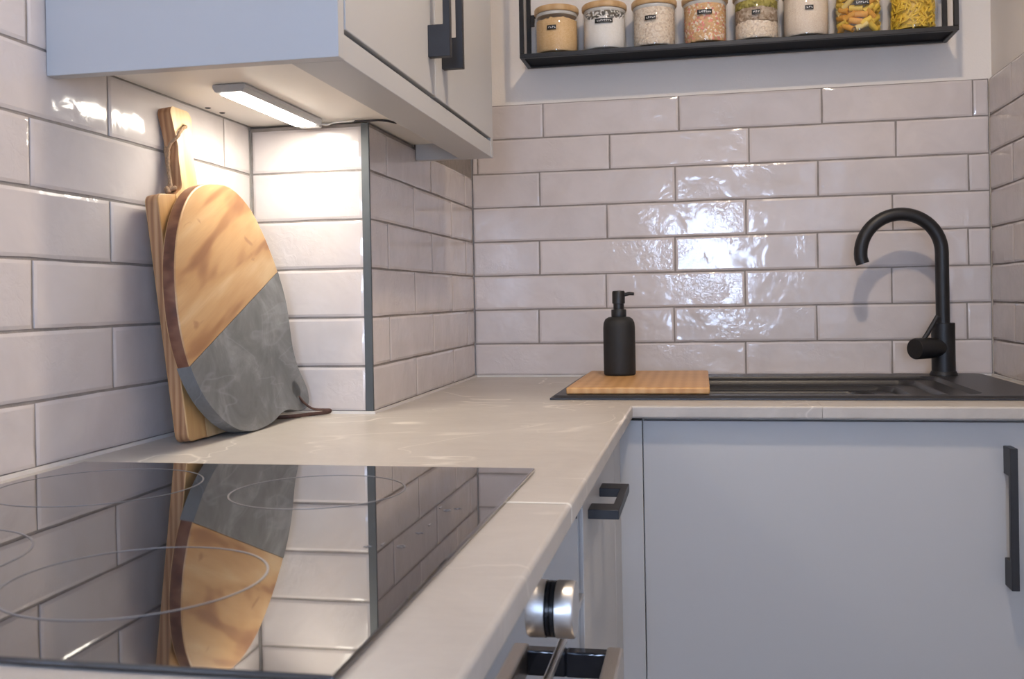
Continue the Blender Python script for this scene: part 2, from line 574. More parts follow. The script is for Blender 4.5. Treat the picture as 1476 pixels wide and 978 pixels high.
def tile(parent, o, ud, nd, u0, u1, z0, z1, gap=.0036):
    """one hand-made tile: o + ud*u + z, standing TT proud along nd"""
    w, h = u1 - u0 - gap, z1 - z0 - gap
    if w < .004:
        return
    nu, nv = max(2, min(8, int(w / .04) + 2)), 3
    us = [-w / 2, -w / 2 + .004] + [-w / 2 + .004 + (w - .008) * (i + 1) / nu for i in range(nu)] + [w / 2]
    if w < .02:
        us = [-w / 2, -w / 2 + w * .2, w / 2 - w * .2, w / 2]
    vs = [-h / 2, -h / 2 + .004, -.3 * h + .16 * h, h / 2 - .004, h / 2]
    seed = Vector((RND.random() * 99, RND.random() * 99, RND.random() * 99))
    tu, tv = RND.uniform(-.0035, .0035), RND.uniform(-.006, .006)
    bm = bmesh.new()
    g = []
    for j, vv in enumerate(vs):
        row = []
        for i, uu in enumerate(us):
            edge = i in (0, len(us) - 1) or j in (0, len(vs) - 1)
            nz = noise.noise_vector(seed + Vector((uu * 22, vv * 22, 0)))
            wob = .0011
            du = nz.x * wob if i in (0, len(us) - 1) else 0
            dv = nz.y * wob if j in (0, len(vs) - 1) else 0
            d = TT + nz.z * .0002 + tu * uu + tv * vv - (.0012 if edge else 0)
            row.append(bm.verts.new(Vector(ud) * (uu + du) + Vector((0, 0, vv + dv)) + Vector(nd) * d))
        g.append(row)
    for j in range(len(vs) - 1):
        for i in range(len(us) - 1):
            bm.faces.new((g[j][i], g[j][i + 1], g[j + 1][i + 1], g[j + 1][i]))
    rim = g[0][:] + [g[j][-1] for j in range(1, len(vs))] + g[-1][-2::-1] + [g[j][0] for j in range(len(vs) - 2, 0, -1)]
    low = []
    for v in rim:
        c = v.co.copy()
        c -= Vector(nd) * (c.dot(Vector(nd)) - .001)
        low.append(bm.verts.new(c))
    n = len(rim)
    for i in range(n):
        bm.faces.new((rim[i], low[i], low[(i + 1) % n], rim[(i + 1) % n]))
    ob = finish('tile', bm, 'tile', None, 60)
    pos = Vector(o) + Vector(ud) * ((u0 + u1) / 2) + Vector((0, 0, (z0 + z1) / 2 + Z0))
    ob.parent = parent
    ob.location = pos - Vector(parent.location)
    return ob

def run(parent, o, ud, nd, start, end, joints, k, ztop=None):
    cuts = [start] + [j for j in sorted(joints) if start + .006 < j < end - .006] + [end]
    for a, b in zip(cuts, cuts[1:]):
        tile(parent, o, ud, nd, a, b, zr(k) + (.003 if k == 0 else 0), ztop or zr(k + 1))

BJ = {7: .3684, 5: .3582, 3: .3553, 1: .3509, 6: .5186, 4: .5098, 2: .5055, 0: .5045}
for k in range(8):
    run(wall_back, (0, TT, 0), (1, 0, 0), (0, -1, 0), XB, XR, [BJ[k] + .3045 * i for i in range(-1, 4)], k)
    off = -.150 if k % 2 else -.262
    run(wall_right, (XR + TT, 0, 0), (0, 1, 0), (-1, 0, 0), -.602, 0, [off - TL * i for i in range(0, 5)], k)
    off = -1.114 if k % 2 else -1.261
    run(wall_left, (-TT, 0, 0), (0, 1, 0), (1, 0, 0), -2.60, YB, [off + TL * i for i in range(-6, 4)], k)
    if k < 6:
        top = .458 if k == 5 else None
        run(wall_boxing, (0, YB + TT, 0), (1, 0, 0), (0, -1, 0), .002, XB - .011, [], k, top)
        jj = [-.63, -.355, -.072] if k % 2 else [-.475, -.20]
        run(wall_boxing, (XB - TT, 0, 0), (0, 1, 0), (1, 0, 0), YB + .001, 0, jj, k, top)
# corner edge trim and the silicone bead along the worktop
tr = tag(box('trim_1', (XB - .0125, XB + .0006, YB - .0006, YB + .004, .001, .462), 'trim_grey', None, .0006, 1), kind='structure')
bm = bmesh.new()
add_box(bm, 0, .004, -2.6, YB, 0, .004)
add_box(bm, 0, XB, YB - .004, YB, 0, .004)
add_box(bm, XB, XB + .004, YB - .004, 0, 0, .004)
add_box(bm, XB, XR, -.004, 0, 0, .004)
add_box(bm, XR - .004, XR, -.6, 0, 0, .004)
tag(place('trim_2', bm, 'silicone'), kind='structure')

# ceiling downlights (above the frame)
def downlight(x, y, label):
    d = thing('ceiling_downlight', (x, y, ZC), label, 'ceiling light')
    bm = bmesh.new()
    lathe(bm, [(.036, 0), (.045, 0), (.047, -.003), (.045, -.006), (.038, -.005), (.036, 0)], (x, y, ZC), 32, cap=False)
    place('rim', bm, 'window_white', d)
    bm = bmesh.new()
    lathe(bm, [(.0355, -.0005), (.0355, -.0025)], (x, y, ZC), 32)
    place('lens', bm, 'downlight_lens', d)
downlight(.90, -1.21, 'round white recessed ceiling downlight between the wall cabinet and the shelf')

# ------------------------------------------------------------------ worktops
XW, YW, TH = .602, -.600, .021
def ngon_solid(name, outline, mat, z0, z1, bevel_test, parent=None, bev=.0035):
    bm = bmesh.new()
    vs = [bm.verts.new((x, y, z1)) for x, y in outline]
    f = bm.faces.new(vs)
    r = bmesh.ops.extrude_face_region(bm, geom=[f])
    for e in r['geom']:
        if isinstance(e, bmesh.types.BMVert):
            e.co.z = z0
    es = [e for e in bm.edges if bevel_test(e)]
    if es:
        bmesh.ops.bevel(bm, geom=es, offset=bev, segments=4, profile=.5, affect='EDGES')
    bmesh.ops.triangulate(bm, faces=[f for f in bm.faces if len(f.verts) > 4])
    return place(name, bm, mat, parent, 50)

YJ = -1.372
def front_edges(e):
    a, b = e.verts[0].co, e.verts[1].co
    if abs(a.z - b.z) > 1e-4:
        return False
    return (abs(a.x - XW) < 1e-4 and abs(b.x - XW) < 1e-4) or (abs(a.y - YW) < 1e-4 and abs(b.y - YW) < 1e-4 and min(a.x, b.x) > XW - 1e-4)
# L-shaped piece with the sink cut-out (a slit joins the hole to the outline)
SX0, SX1, SY0, SY1 = .452, 1.283, -.512, -.040
hx0, hx1, hy0, hy1 = SX0 + .012, SX1 - .012, SY0 + .012, SY1 - .012
e_ = .0005
L = [(0.001, YJ), (XW, YJ), (XW, YW), (.9 - e_, YW), (.9 - e_, hy0), (hx0, hy0), (hx0, hy1), (hx1, hy1), (hx1, hy0), (.9, hy0), (.9, YW),
     (XR - .001, YW), (XR - .001, -.001), (XB + .001, -.001), (XB + .001, YB - .001), (0.001, YB - .001)]
wt = ngon_solid('worktop', L, 'worktop', -TH, 0, front_edges)
tag(wt, 'taupe stone-look L-shaped worktop running from the hob round to under the sink', 'worktop')
wt2 = ngon_solid('worktop', [(0.001, -2.6), (XW, -2.6), (XW, YJ - .0026), (0.001, YJ - .0026)], 'worktop', -TH, 0, front_edges)
tag(wt2, 'straight taupe worktop piece with rounded edge carrying most of the black hob', 'worktop')
bm = bmesh.new()
add_box(bm, .30, XW + .0002, YJ - .0026, YJ, -TH + .0005, .0003, .004, 3)
st = place('worktop_joint', bm, 'label_text')
tag(st, 'thin pale joint strip across the worktop edge beside the hob', 'joint strip')

# ------------------------------------------------------------------ hob
HX0, HX1, HY0, HY1, HZ = .030, .5455, -1.787, -1.222, .0042
hob = thing('induction_hob', ((HX0 + HX1) / 2, (HY0 + HY1) / 2, 0), 'flat black glass hob with white cooking rings set on the worktop', 'hob')
bm = bmesh.new()
add_box(bm, HX0, HX1, HY0, HY1, .0003, HZ, .0018, 3)
place('glass_top', bm, 'hob', hob)
for cx_, cy_, r_ in ((.360, -1.650, .081), (.365, -1.360, .080), (.140, -1.358, .096), (.150, -1.632, .098)):
    bm = bmesh.new()
    lathe(bm, [(r_ - .0008, HZ + .0001), (r_ + .0008, HZ + .0001), (r_ + .0008, HZ + .0003), (r_ - .0008, HZ + .0003), (r_ - .0008, HZ + .0001)], (cx_, cy_, 0), 72, cap=False)
    place('cooking_ring', bm, 'hob_print', hob)
for i, (x, y) in enumerate(((.480, -1.553), (.489, -1.545), (.504, -1.550), (.5055, -1.509), (.506, -1.482), (.5062, -1.43), (.5135, -1.423), (.498, -1.42))):
    bm = bmesh.new()
    if i % 3 == 0:
        add_box(bm, x - .003, x + .003, y - .0006, y + .0006, HZ + .0001, HZ + .0003)
        add_box(bm, x - .0006, x + .0006, y - .003, y + .003, HZ + .0001, HZ + .0003)
    elif i % 3 == 1:
        add_box(bm, x - .0006, x + .0006, y - .0035, y + .0035, HZ + .0001, HZ + .0003)
    else:
        lathe(bm, [(.0022, HZ + .0001), (.0032, HZ + .0001), (.0032, HZ + .0003), (.0022, HZ + .0003), (.0022, HZ + .0001)], (x, y, 0), 20, cap=False)
    place('touch_symbol', bm, 'hob_print', hob)

# ------------------------------------------------------------------ sink
def sink_height(x, y):
    top = .0075
    def sdf(cx, cy, hw, hh, r):
        qx, qy = abs(x - cx) - hw + r, abs(y - cy) - hh + r
        return math.hypot(max(qx, 0), max(qy, 0)) + min(max(qx, qy), 0) - r
    def sm(a, b, t):
        t = max(0, min(1, (t - a) / (b - a)))
        return t * t * (3 - 2 * t)
    h = top
    # raised rim falls off to the worktop at the outer edge
    dout = sdf((SX0 + SX1) / 2, (SY0 + SY1) / 2, (SX1 - SX0) / 2, (SY1 - SY0) / 2, .022)
    h -= .004 * sm(-.006, 0, dout)
    # stepped ledges, then the bowl
    for x0, x1, y0, y1, rad, dep, wid in ((.482, 1.172, -.482, -.112, .03, .007, .004), (.494, 1.128, -.474, -.128, .035, .009, .005),
                                          (.506, 1.086, -.466, -.146, .04, .010, .006), (.518, 1.045, -.458, -.164, .05, .145, .016)):
        d = sdf((x0 + x1) / 2, (y0 + y1) / 2, (x1 - x0) / 2, (y1 - y0) / 2, rad)
        h -= dep * sm(0, -wid, d)
    return h
bm = bmesh.new()
nx, ny = 250, 150
g = []
for j in range(ny + 1):
    y = SY0 + (SY1 - SY0) * j / ny
    g.append([])
    for i in range(nx + 1):
        x = SX0 + (SX1 - SX0) * i / nx
        g[-1].append(bm.verts.new((x, y, sink_height(x, y))))
for j in range(ny):
    for i in range(nx):
        bm.faces.new((g[j][i], g[j][i + 1], g[j + 1][i + 1], g[j + 1][i]))
rim = g[0][:] + [g[j][-1] for j in range(1, ny + 1)] + g[-1][-2::-1] + [g[j][0] for j in range(ny - 1, 0, -1)]
low = [bm.verts.new((v.co.x, v.co.y, .0005)) for v in rim]
for i in range(len(rim)):
    bm.faces.new((rim[i], low[i], low[(i + 1) % len(rim)], rim[(i + 1) % len(rim)]))
sink = thing('sink', ((SX0 + SX1) / 2, (SY0 + SY1) / 2, 0), 'black composite inset sink with stepped bowl set in the worktop', 'sink')
place('sink_bowl', bm, 'sink_granite', sink, 60)
bm = bmesh.new()
lathe(bm, [(.02, -.150), (.042, -.150), (.045, -.146), (.042, -.143), (.03, -.145), (.02, -.146)], (.77, -.262, 0), 32)
place('waste_strainer', bm, 'brushed_steel', sink)

# ------------------------------------------------------------------ tap
TX, TY = 1.196, -.088
tap = thing('kitchen_tap', (TX, TY, .0078), 'matt black swan-neck kitchen tap with side lever on the sink edge', 'tap')
bm = bmesh.new()
lathe(bm, [(.027, .0078), (.027, .011), (.0245, .014), (.0245, .016)], (TX, TY, 0), 40)
place('base_ring', bm, 'black_matt', tap)
bm = bmesh.new()
lathe(bm, [(.0228, .0155), (.0228, .113), (.0218, .114), (.014, .114)], (TX, TY, 0), 40)
place('tap_body', bm, 'black_matt', tap)
sp = []
R, ZT = .0795, .2570
sp += [(TX, TY, .1135 + (ZT - .1135) * i / 8) for i in range(8)]
sp += [(TX - R + R * math.cos(a), TY - .012 * (1 - math.cos(a)) * .5, ZT + R * math.sin(a)) for a in [math.pi * i / 26 * 1.035 for i in range(27)]]
sp.append((TX - 2 * R + .004, TY - .012, ZT - .020))
bm = bmesh.new()
tube(bm, sp, .0134, 20)
spout = place('spout', bm, 'black_matt', tap)
bm = bmesh.new()
lathe(bm, [(.0095, ZT - .0215), (.0105, ZT - .0205)], (TX - 2 * R + .004, TY - .012, 0), 20)
place('aerator', bm, 'water', tap)
# side barrel with cap and pin lever, turned a little towards the room
bdir = Vector((-.80, -.60, 0))
def barrel(bm, prof, n=32):
    a = Vector((TX, TY, .064))
    s = Vector((0, 0, 1)).cross(bdir)
    rings = [[bm.verts.new(a + bdir * h + s * r * math.cos(2 * math.pi * i / n) + Vector((0, 0, 1)) * r * math.sin(2 * math.pi * i / n)) for i in range(n)] for r, h in prof]
    for p, q in zip(rings, rings[1:]):
        for i in range(n):
            bm.faces.new((p[i], p[(i + 1) % n], q[(i + 1) % n], q[i]))
    bm.faces.new(rings[0]); bm.faces.new(rings[-1])
bm = bmesh.new(); barrel(bm, [(.0195, .012), (.0195, .038)])
place('valve_neck', bm, 'black_matt', tap)
bm = bmesh.new(); barrel(bm, [(.0195, .0385), (.0212, .0395), (.0212, .078), (.0198, .0805), (.004, .081)])
cap = place('lever_cap', bm, 'black_matt', tap)
lp = Vector((TX, TY, .064)) + bdir * .052
bm = bmesh.new()
tube(bm, [lp + Vector((-.003, 0, .017)), lp + Vector((.007, .002, .032)), lp + Vector((.026, .006, .064))], .0046, 12)
place('lever', bm, 'black_matt', tap)

# ------------------------------------------------------------------ bamboo board and soap dispenser on the sink
bm = bmesh.new()
add_box(bm, .478, .727, -.492, -.095, .0080, .0200, .003, 3)
bb = place('bamboo_board', bm, 'bamboo')
tag(bb, 'flat bamboo board lying across the end of the black sink', 'chopping board')
DX, DY, DZ = .5505, -.215, .0202
soap = thing('soap_dispenser', (DX, DY, DZ), 'matt black pump soap dispenser standing on the bamboo board', 'soap dispenser')
bm = bmesh.new()
lathe(bm, [(.029, DZ), (.0318, DZ + .002), (.0322, DZ + .006), (.0322, DZ + .096), (.0312, DZ + .106), (.0275, DZ + .1135), (.021, DZ + .1175), (.0150, DZ + .118)], (DX, DY, 0), 48)
place('bottle', bm, 'black_soft', soap, 50)
bm = bmesh.new()
lathe(bm, [(.0148, DZ + .1175), (.0152, DZ + .119), (.0152, DZ + .132), (.0145, DZ + .133), (.0105, DZ + .133)], (DX, DY, 0), 32)
place('collar', bm, 'black_matt', soap)
bm = bmesh.new()
lathe(bm, [(.0108, DZ + .131), (.0108, DZ + .1445), (.0130, DZ + .145), (.0130, DZ + .1675), (.0115, DZ + .1705), (.004, DZ + .171)], (DX, DY, 0), 32)
head = place('pump_head', bm, 'black_matt', soap)
bm = bmesh.new()
tube(bm, [(DX + .010, DY, DZ + .162), (DX + .022, DY - .001, DZ + .1645), (DX + .0315, DY - .002, DZ + .1635)], [.0040, .0036, .0030], 12)
place('nozzle', bm, 'black_matt', head)

# ------------------------------------------------------------------ C-shaped bar handle
def c_handle(name, parent, base, along, out, length, foot=.043, prot=.034, thick=.0115, bar=.0095, mat='handle_black'):
    """flat C-profile: two feet and a bar; base = middle of the foot line on the door face"""
    along, out = Vector(along), Vector(out)
    side = along.cross(out)
    h = length / 2
    pr = [(-h, 0), (-h, prot), (h, prot), (h, 0), (h - foot, 0), (h - foot, prot - bar), (-h + foot, prot - bar), (-h + foot, 0)]
    bm = bmesh.new()
    vs = [bm.verts.new(Vector(base) + along * a + out * b - side * thick / 2) for a, b in pr]
    f = bm.faces.new(vs)
    r = bmesh.ops.extrude_face_region(bm, geom=[f])
    for v in r['geom']:
        if isinstance(v, bmesh.types.BMVert):
            v.co += side * thick
    bmesh.ops.bevel(bm, geom=bm.edges[:], offset=.0007, segments=1, affect='EDGES')
    return place(name, bm, mat, parent, 30)

# ------------------------------------------------------------------ base cabinets
DT = .019
ZB = -.76                                       # underside of the doors above the plinth
sc_ = thing('sink_cabinet', (.96, -.3, -Z0), 'light grey sink base cabinet with a full-height slab door', 'cabinet')
bm = bmesh.new()
add_box(bm, .615, .633, -.56, -.02, ZB, -.19)
add_box(bm, 1.290, 1.308, -.56, -.02, ZB, -.19)
add_box(bm, .633, 1.290, -.56, -.02, ZB, ZB + .018)
add_box(bm, .633, 1.290, -.04, -.02, ZB + .018, -.19)
add_box(bm, .615, 1.308, -.56, -.545, -.19, -.0225)
place('carcass', bm, 'cabinet_underside', sc_)
bm = bmesh.new(); add_box(bm, .6172, 1.306, -.58, -.58 + DT, ZB, -.0265, .0012, 2)
door = place('door', bm, 'cabinet_grey', sc_)
c_handle('handle', door, (1.1755, -.58, -.170), (0, 0, 1), (0, -1, 0), .216)
box('plinth', (.60, 1.308, -.53, -.515, -Z0, ZB - .002), 'plinth_grey', sc_)
bm = bmesh.new(); add_box(bm, 1.283, 1.292, -.585, -.578, -.0262, -.0215, .0006, 1)
place('buffer', bm, 'handle_black', sc_)

cp = thing('corner_post', (.59, -.6, -Z0), 'narrow light grey L-shaped corner post between drawer unit and sink cabinet', 'corner post')
bm = bmesh.new(); add_box(bm, .5585, .6155, -.58, -.58 + DT, ZB, -.0265, .001, 2)
place('front_panel', bm, 'cabinet_grey', cp)
bm = bmesh.new(); add_box(bm, .5585, .5785, -.690, -.5805, ZB, -.0265, .001, 2)
place('return_panel', bm, 'cabinet_grey', cp)

du = thing('drawer_unit', (.3, -.9, -Z0), 'narrow light grey base unit with a black bar handle beside the oven', 'cabinet')
bm = bmesh.new()
add_box(bm, .02, .555, -1.095, -1.077, ZB, -.0225)
add_box(bm, .02, .555, -.715, -.697, ZB, -.0225)
add_box(bm, .02, .555, -1.077, -.715, ZB, ZB + .018)
add_box(bm, .02, .04, -1.077, -.715, ZB + .018, -.0225)
place('carcass', bm, 'cabinet_underside', du)
bm = bmesh.new(); add_box(bm, .5585, .5785, -1.0985, -.6935, ZB, -.0265, .0012, 2)
dd = place('door', bm, 'cabinet_grey', du)
c_handle('handle', dd, (.5785, -.966, -.0800), (0, 1, 0), (1, 0, 0), .168, foot=.036, prot=.037, thick=.0115)
box('plinth', (.53, .545, -1.095, -.53, -Z0, ZB - .002), 'plinth_grey', du)

# ------------------------------------------------------------------ oven
ov = thing('built_in_oven', (.3, -1.40, -Z0), 'built-in steel oven with a round control knob below the hob', 'oven')
OY0, OY1 = -1.70, -1.103
OX = .577
bm = bmesh.new(); add_box(bm, .02, OX - .022, OY0 + .01, OY1 - .01, -.70, -.0225)
place('oven_casing', bm, 'carcass_dark', ov)
bm = bmesh.new(); add_box(bm, OX - .021, OX - .002, OY0, OY1, -.155, -.0265, .001, 2)
cpn = place('control_panel', bm, 'oven_steel', ov)
bm = bmesh.new(); add_box(bm, OX - .021, OX - .0025, OY0, OY1, -.70, -.1685, .0015, 2)
odoor = place('oven_door', bm, 'oven_steel', ov)
bm = bmesh.new(); add_box(bm, OX - .021, OX + .0015, OY0, OY1, -.1655, -.1585, .0012, 2)
place('door_trim', bm, 'brushed_steel', ov)
KY, KZ = -1.315, -.1100
def knob(y):
    k = Vector((OX - .002, y, KZ))
    bm = bmesh.new()
    lathe(bm, [(.0240, .0042), (.0262, .0048), (.0262, .0200), (.0250, .0218), (.005, .0222)], k, 48, 'X')
    o = place('control_knob', bm, 'brushed_steel', ov)
    bm = bmesh.new()
    lathe(bm, [(.0255, .0004), (.0255, .0036), (.0235, .0041)], k, 48, 'X')
    place('knob_collar', bm, 'knob_black', o)
knob(KY)
# door handle: two dark brackets and a flat steel bar
HA, HB = -1.225, -1.60
for y in (HA, HB):
    bm = bmesh.new(); add_box(bm, OX - .0028, OX + .046, y - .008, y + .008, -.206, -.180, .002, 2)
    place('handle_bracket', bm, 'oven_black', ov)
bm = bmesh.new(); add_box(bm, OX + .038, OX + .055, HB - .014, HA + .010, -.208, -.178, .003, 2)
place('door_handle', bm, 'handle_steel', ov)
# unit left of the oven, under the near worktop
nb = thing('base_cabinet', (.3, -2.15, -Z0), 'plain light grey base cabinet under the worktop next to the oven', 'cabinet')
bm = bmesh.new(); add_box(bm, .02, .557, -2.59, -1.705, ZB, -.0225)
place('carcass', bm, 'cabinet_underside', nb)
bm = bmesh.new(); add_box(bm, .5585, .5785, -2.59, -1.7035, ZB, -.0265, .0012, 2)
place('door', bm, 'cabinet_grey', nb)
box('plinth', (.53, .545, -2.59, -1.11, -Z0, ZB - .002), 'plinth_grey', nb)

# ------------------------------------------------------------------ wall cabinet
WY0, WY1, WX = -1.232, -.447, .346
ZU, ZP = .4655, .4365
ZT_ = 1.16
wc = thing('wall_cabinet', (.17, -.84, ZP), 'light grey wall cabinet with two doors and black handles above the chopping boards', 'cabinet')
bm = bmesh.new(); add_box(bm, .0005, WX - .001, WY0, WY0 + .018, ZP, ZT_, .001, 2)
place('end_panel', bm, 'cabinet_grey', wc)
bm = bmesh.new(); add_box(bm, XB + .0015, WX - .001, WY1 - .018, WY1, ZP, ZT_, .001, 2)
place('end_panel', bm, 'cabinet_grey', wc)
bm = bmesh.new(); add_box(bm, .0005, WX - .024, WY0 + .0185, WY1 - .0185, ZU, ZU + .018)
base_ = place('underside', bm, 'cabinet_underside', wc)
for x, y in ((.012, -.885), (.014, -.845), (.012, -1.13)):
    bm = bmesh.new(); lathe(bm, [(.0035, ZU - .0012), (.0045, ZU - .0002)], (x, y, 0), 16)
    place('screw_cap', bm, 'carcass_dark', base_)
bm = bmesh.new(); add_box(bm, WX - .062, WX - .002, WY0 + .0185, WY1 - .0185, ZP, ZU - .0005, .001, 2)
place('pelmet', bm, 'cabinet_grey', wc)
bm = bmesh.new()
add_box(bm, .0005, WX - .024, WY0 + .0185, WY1 - .0185, ZT_ - .018, ZT_)
add_box(bm, .0005, .012, WY0 + .0185, WY1 - .0185, ZU + .0185, ZT_ - .0185)
place('carcass', bm, 'cabinet_underside', wc)
YM = -.8455
for a, b, hy in ((WY0 + .0195, YM - .0012, -.8785), (YM + .0012, WY1 - .0195, -.8045)):
    bm = bmesh.new(); add_box(bm, WX - .020, WX, a, b, ZU + .0045, ZT_, .0012, 2)
    d = place('door', bm, 'cabinet_grey', wc)
    c_handle('handle', d, (WX, hy, .5180 + .16), (0, 0, 1), (1, 0, 0), .32, foot=.045, prot=.032, thick=.0115, bar=.010)

# LED light bar under it
led = thing('led_light_bar', (.115, -.90, ZU), 'slim grey led light bar glowing under the wall cabinet', 'light')
lx0, lx1, ly0, ly1 = .092, .138, -1.025, -.757
bm = bmesh.new()
pf = [(lx0, ZU - .0006), (lx0, ZU - .005), (lx0 + .004, ZU - .011), (lx1 - .004, ZU - .011), (lx1, ZU - .005), (lx1, ZU - .0006)]
ra = [bm.verts.new((x, ly0, z)) for x, z in pf]
rb = [bm.verts.new((x, ly1, z)) for x, z in pf]
for i in range(6):
    bm.faces.new((ra[i], ra[(i + 1) % 6], rb[(i + 1) % 6], rb[i]))
bm.faces.new(ra); bm.faces.new(rb)
bmesh.ops.bevel(bm, geom=bm.edges[:], offset=.001, segments=2, affect='EDGES')
place('housing', bm, 'led_housing', led)
bm = bmesh.new(); add_box(bm, lx0 + .007, lx1 - .007, ly0 + .010, ly1 - .012, ZU - .0128, ZU - .0105, .0008, 1)
place('diffuser', bm, 'led_diffuser', led)
bm = bmesh.new(); add_box(bm, .098, .132, -.7555, -.7445, ZU - .0125, ZU - .0020, .001, 1)
place('connector', bm, 'led_housing', led)
bm = bmesh.new()
tube(bm, spline([(.130, -.750, ZU - .006), (.142, -.748, ZU - .008), (.153, -.746, ZU - .005), (.166, -.744, ZU - .004), (.185, -.738, ZU - .003)], 5), .0016, 8)
place('cable', bm, 'cable_white', led)
bm = bmesh.new()
tube(bm, spline([(.175, -.740, ZU - .0035), (.200, -.735, ZU - .003), (.225, -.728, ZU - .0022), (.24, -.70, ZU - .0022)], 5), .0017, 8)
place('cable', bm, 'carcass_dark', led)

# ------------------------------------------------------------------ chopping boards
def poly_clip(poly, a, b, keep):
    """clip a closed 2D polygon by the line a-b"""
    out = []
    s = lambda p: ((b[0] - a[0]) * (p[1] - a[1]) - (b[1] - a[1]) * (p[0] - a[0])) * keep
    for i in range(len(poly)):
        p, q = poly[i], poly[(i + 1) % len(poly)]
        sp_, sq = s(p), s(q)
        if sp_ >= 0:
            out.append(p)
        if sp_ * sq < 0:
            t = sp_ / (sp_ - sq)
            out.append((p[0] + (q[0] - p[0]) * t, p[1] + (q[1] - p[1]) * t))
    return out

def slab(name, poly, x0, k, thick, mats, parent, bev=.002, hole=None, nobevel=None):
    """poly in (y, height) on the leaning plane x = x0 - k*z, thickness towards the wall; material 0 face, 1 edge"""
    nrm = Vector((1, 0, k)).normalized()
    P3 = lambda y, z: Vector((x0 - k * z, y, z))
    pts = [P3(*p) for p in poly]
    bm = bmesh.new()
    if hole:
        # nearest outline vertex to the hole gets a slit
        hc = (sum(h[0] for h in hole) / len(hole), sum(h[1] for h in hole) / len(hole))
        i0 = min(range(len(poly)), key=lambda i: (poly[i][0] - hc[0]) ** 2 + (poly[i][1] - hc[1]) ** 2)
        j0 = min(range(len(hole)), key=lambda j: (hole[j][0] - poly[i0][0]) ** 2 + (hole[j][1] - poly[i0][1]) ** 2)
        ho = hole[j0:] + hole[:j0]
        loop = poly[:i0 + 1] + ho + [ho[0]] + poly[i0:]
        pts = [P3(*p) for p in loop]
    vs = [bm.verts.new(p) for p in pts]
    f = bm.faces.new(vs)
    r = bmesh.ops.extrude_face_region(bm, geom=[f])
    newv = [v for v in r['geom'] if isinstance(v, bmesh.types.BMVert)]
    for v in newv:
        v.co -= nrm * thick
    if hole:
        bmesh.ops.remove_doubles(bm, verts=bm.verts, dist=1e-6)
    bmesh.ops.recalc_face_normals(bm, faces=bm.faces)
    bm.faces.ensure_lookup_table()
    for f in bm.faces:
        f.normal_update()
        f.material_index = 0 if abs(f.normal.dot(nrm)) > .9 else 1
    if bev and not hole:
        es = [e for e in bm.edges if len(e.link_faces) == 2 and {fc.material_index for fc in e.link_faces} == {0, 1}]
        bmesh.ops.bevel(bm, geom=es, offset=bev, segments=3, profile=.5, affect='EDGES')
    bmesh.ops.triangulate(bm, faces=[f for f in bm.faces if len(f.verts) > 4])
    return place(name, bm, mats[0], parent, 35, mats, nrm)

# rectangular board with a handle, leaning on the tiles
BX, BK, BT = .0715, .118, .019
Y0, Y1, HT = -1.064, -.888, .3225
yc = (Y0 + Y1) / 2
b1 = thing('chopping_board', (.06, yc, 0), 'rectangular light wood chopping board with handle and twine loop leaning on the tiles', 'chopping board')
def arc(cy, cz, r, a0, a1, n=6):
    return [(cy + r * math.cos(math.radians(a0 + (a1 - a0) * i / n)), cz + r * math.sin(math.radians(a0 + (a1 - a0) * i / n))) for i in range(n + 1)]
hw = .0215
bz = .0030
outline = arc(Y0 + .012, bz + .012, .012, 180, 270) + arc(Y1 - .012, bz + .012, .012, 270, 360) + arc(Y1 - .012, HT - .012, .012, 0, 90)
outline += [(yc + hw + .018, HT + .003)] + arc(yc + hw + .012, HT + .02, .012, 260, 180)
outline += [(yc + hw - .002, HT + .06)] + arc(yc + hw - .006, HT + .112, .012, 0, 80) + arc(yc - hw + .004, HT + .114, .010, 90, 180)
outline += [(yc - hw + .003, HT + .07), (yc - hw, HT + .05)] + arc(yc - hw - .012, HT + .02, .012, 0, -80) + [(yc - hw - .018, HT + .003)] + arc(Y0 + .012, HT - .012, .012, 90, 180)
hole1 = [(yc + .002 + .005 * math.cos(-t), HT + .100 + .005 * math.sin(-t)) for t in [2 * math.pi * i / 14 for i in range(14)]]
# glued staves: a darker stave along the near edge of the blade, paler wood for the rest
SEAM = Y0 + .047
near = poly_clip(outline, (SEAM, 0), (SEAM, 1), 1)
rest = poly_clip(outline, (SEAM, 0), (SEAM, 1), -1)
slab('stave', near, BX, BK, BT, ['board_mid', 'board_side'], b1, .0015)
slab('stave', rest, BX, BK, BT, ['board_light', 'board_side'], b1, 0, hole1)
# twine loop through the handle hole, hanging down the near side of the handle
hp = lambda y, z, off=0: (BX - BK * z + off, y, z)
zh = HT + .100
tw = spline([hp(yc + .002, zh, -.012), hp(yc + .002, zh, .0035), hp(yc - .010, zh - .006, .004), hp(yc - .0225, zh - .018, .003),
             hp(yc - .027, zh - .030, -.008), hp(yc - .026, zh - .050, -.013), hp(yc - .028, zh - .075, -.013), hp(yc - .036, HT + .010, -.012),
             hp(yc - .033, HT + .018, -.010), hp(yc - .024, zh - .060, -.016), hp(yc - .018, zh - .030, -.019), hp(yc - .004, zh - .006, -.0195)], 6)
bm = bmesh.new()
tube(bm, [p + Vector((.0004 * math.sin(i * 1.9), .0004 * math.cos(i * 2.3), 0)) for i, p in enumerate(tw)], .0023, 8)
tube(bm, spline([hp(yc - .040, HT + .008, -.010), hp(yc - .034, HT + .012, -.004), hp(yc - .030, HT + .008, -.010), hp(yc - .036, HT + .006, -.015), hp(yc - .041, HT + .011, -.012), hp(yc - .044, HT + .004, -.008)], 6), .0028, 8)
place('twine_loop', bm, 'twine', b1)

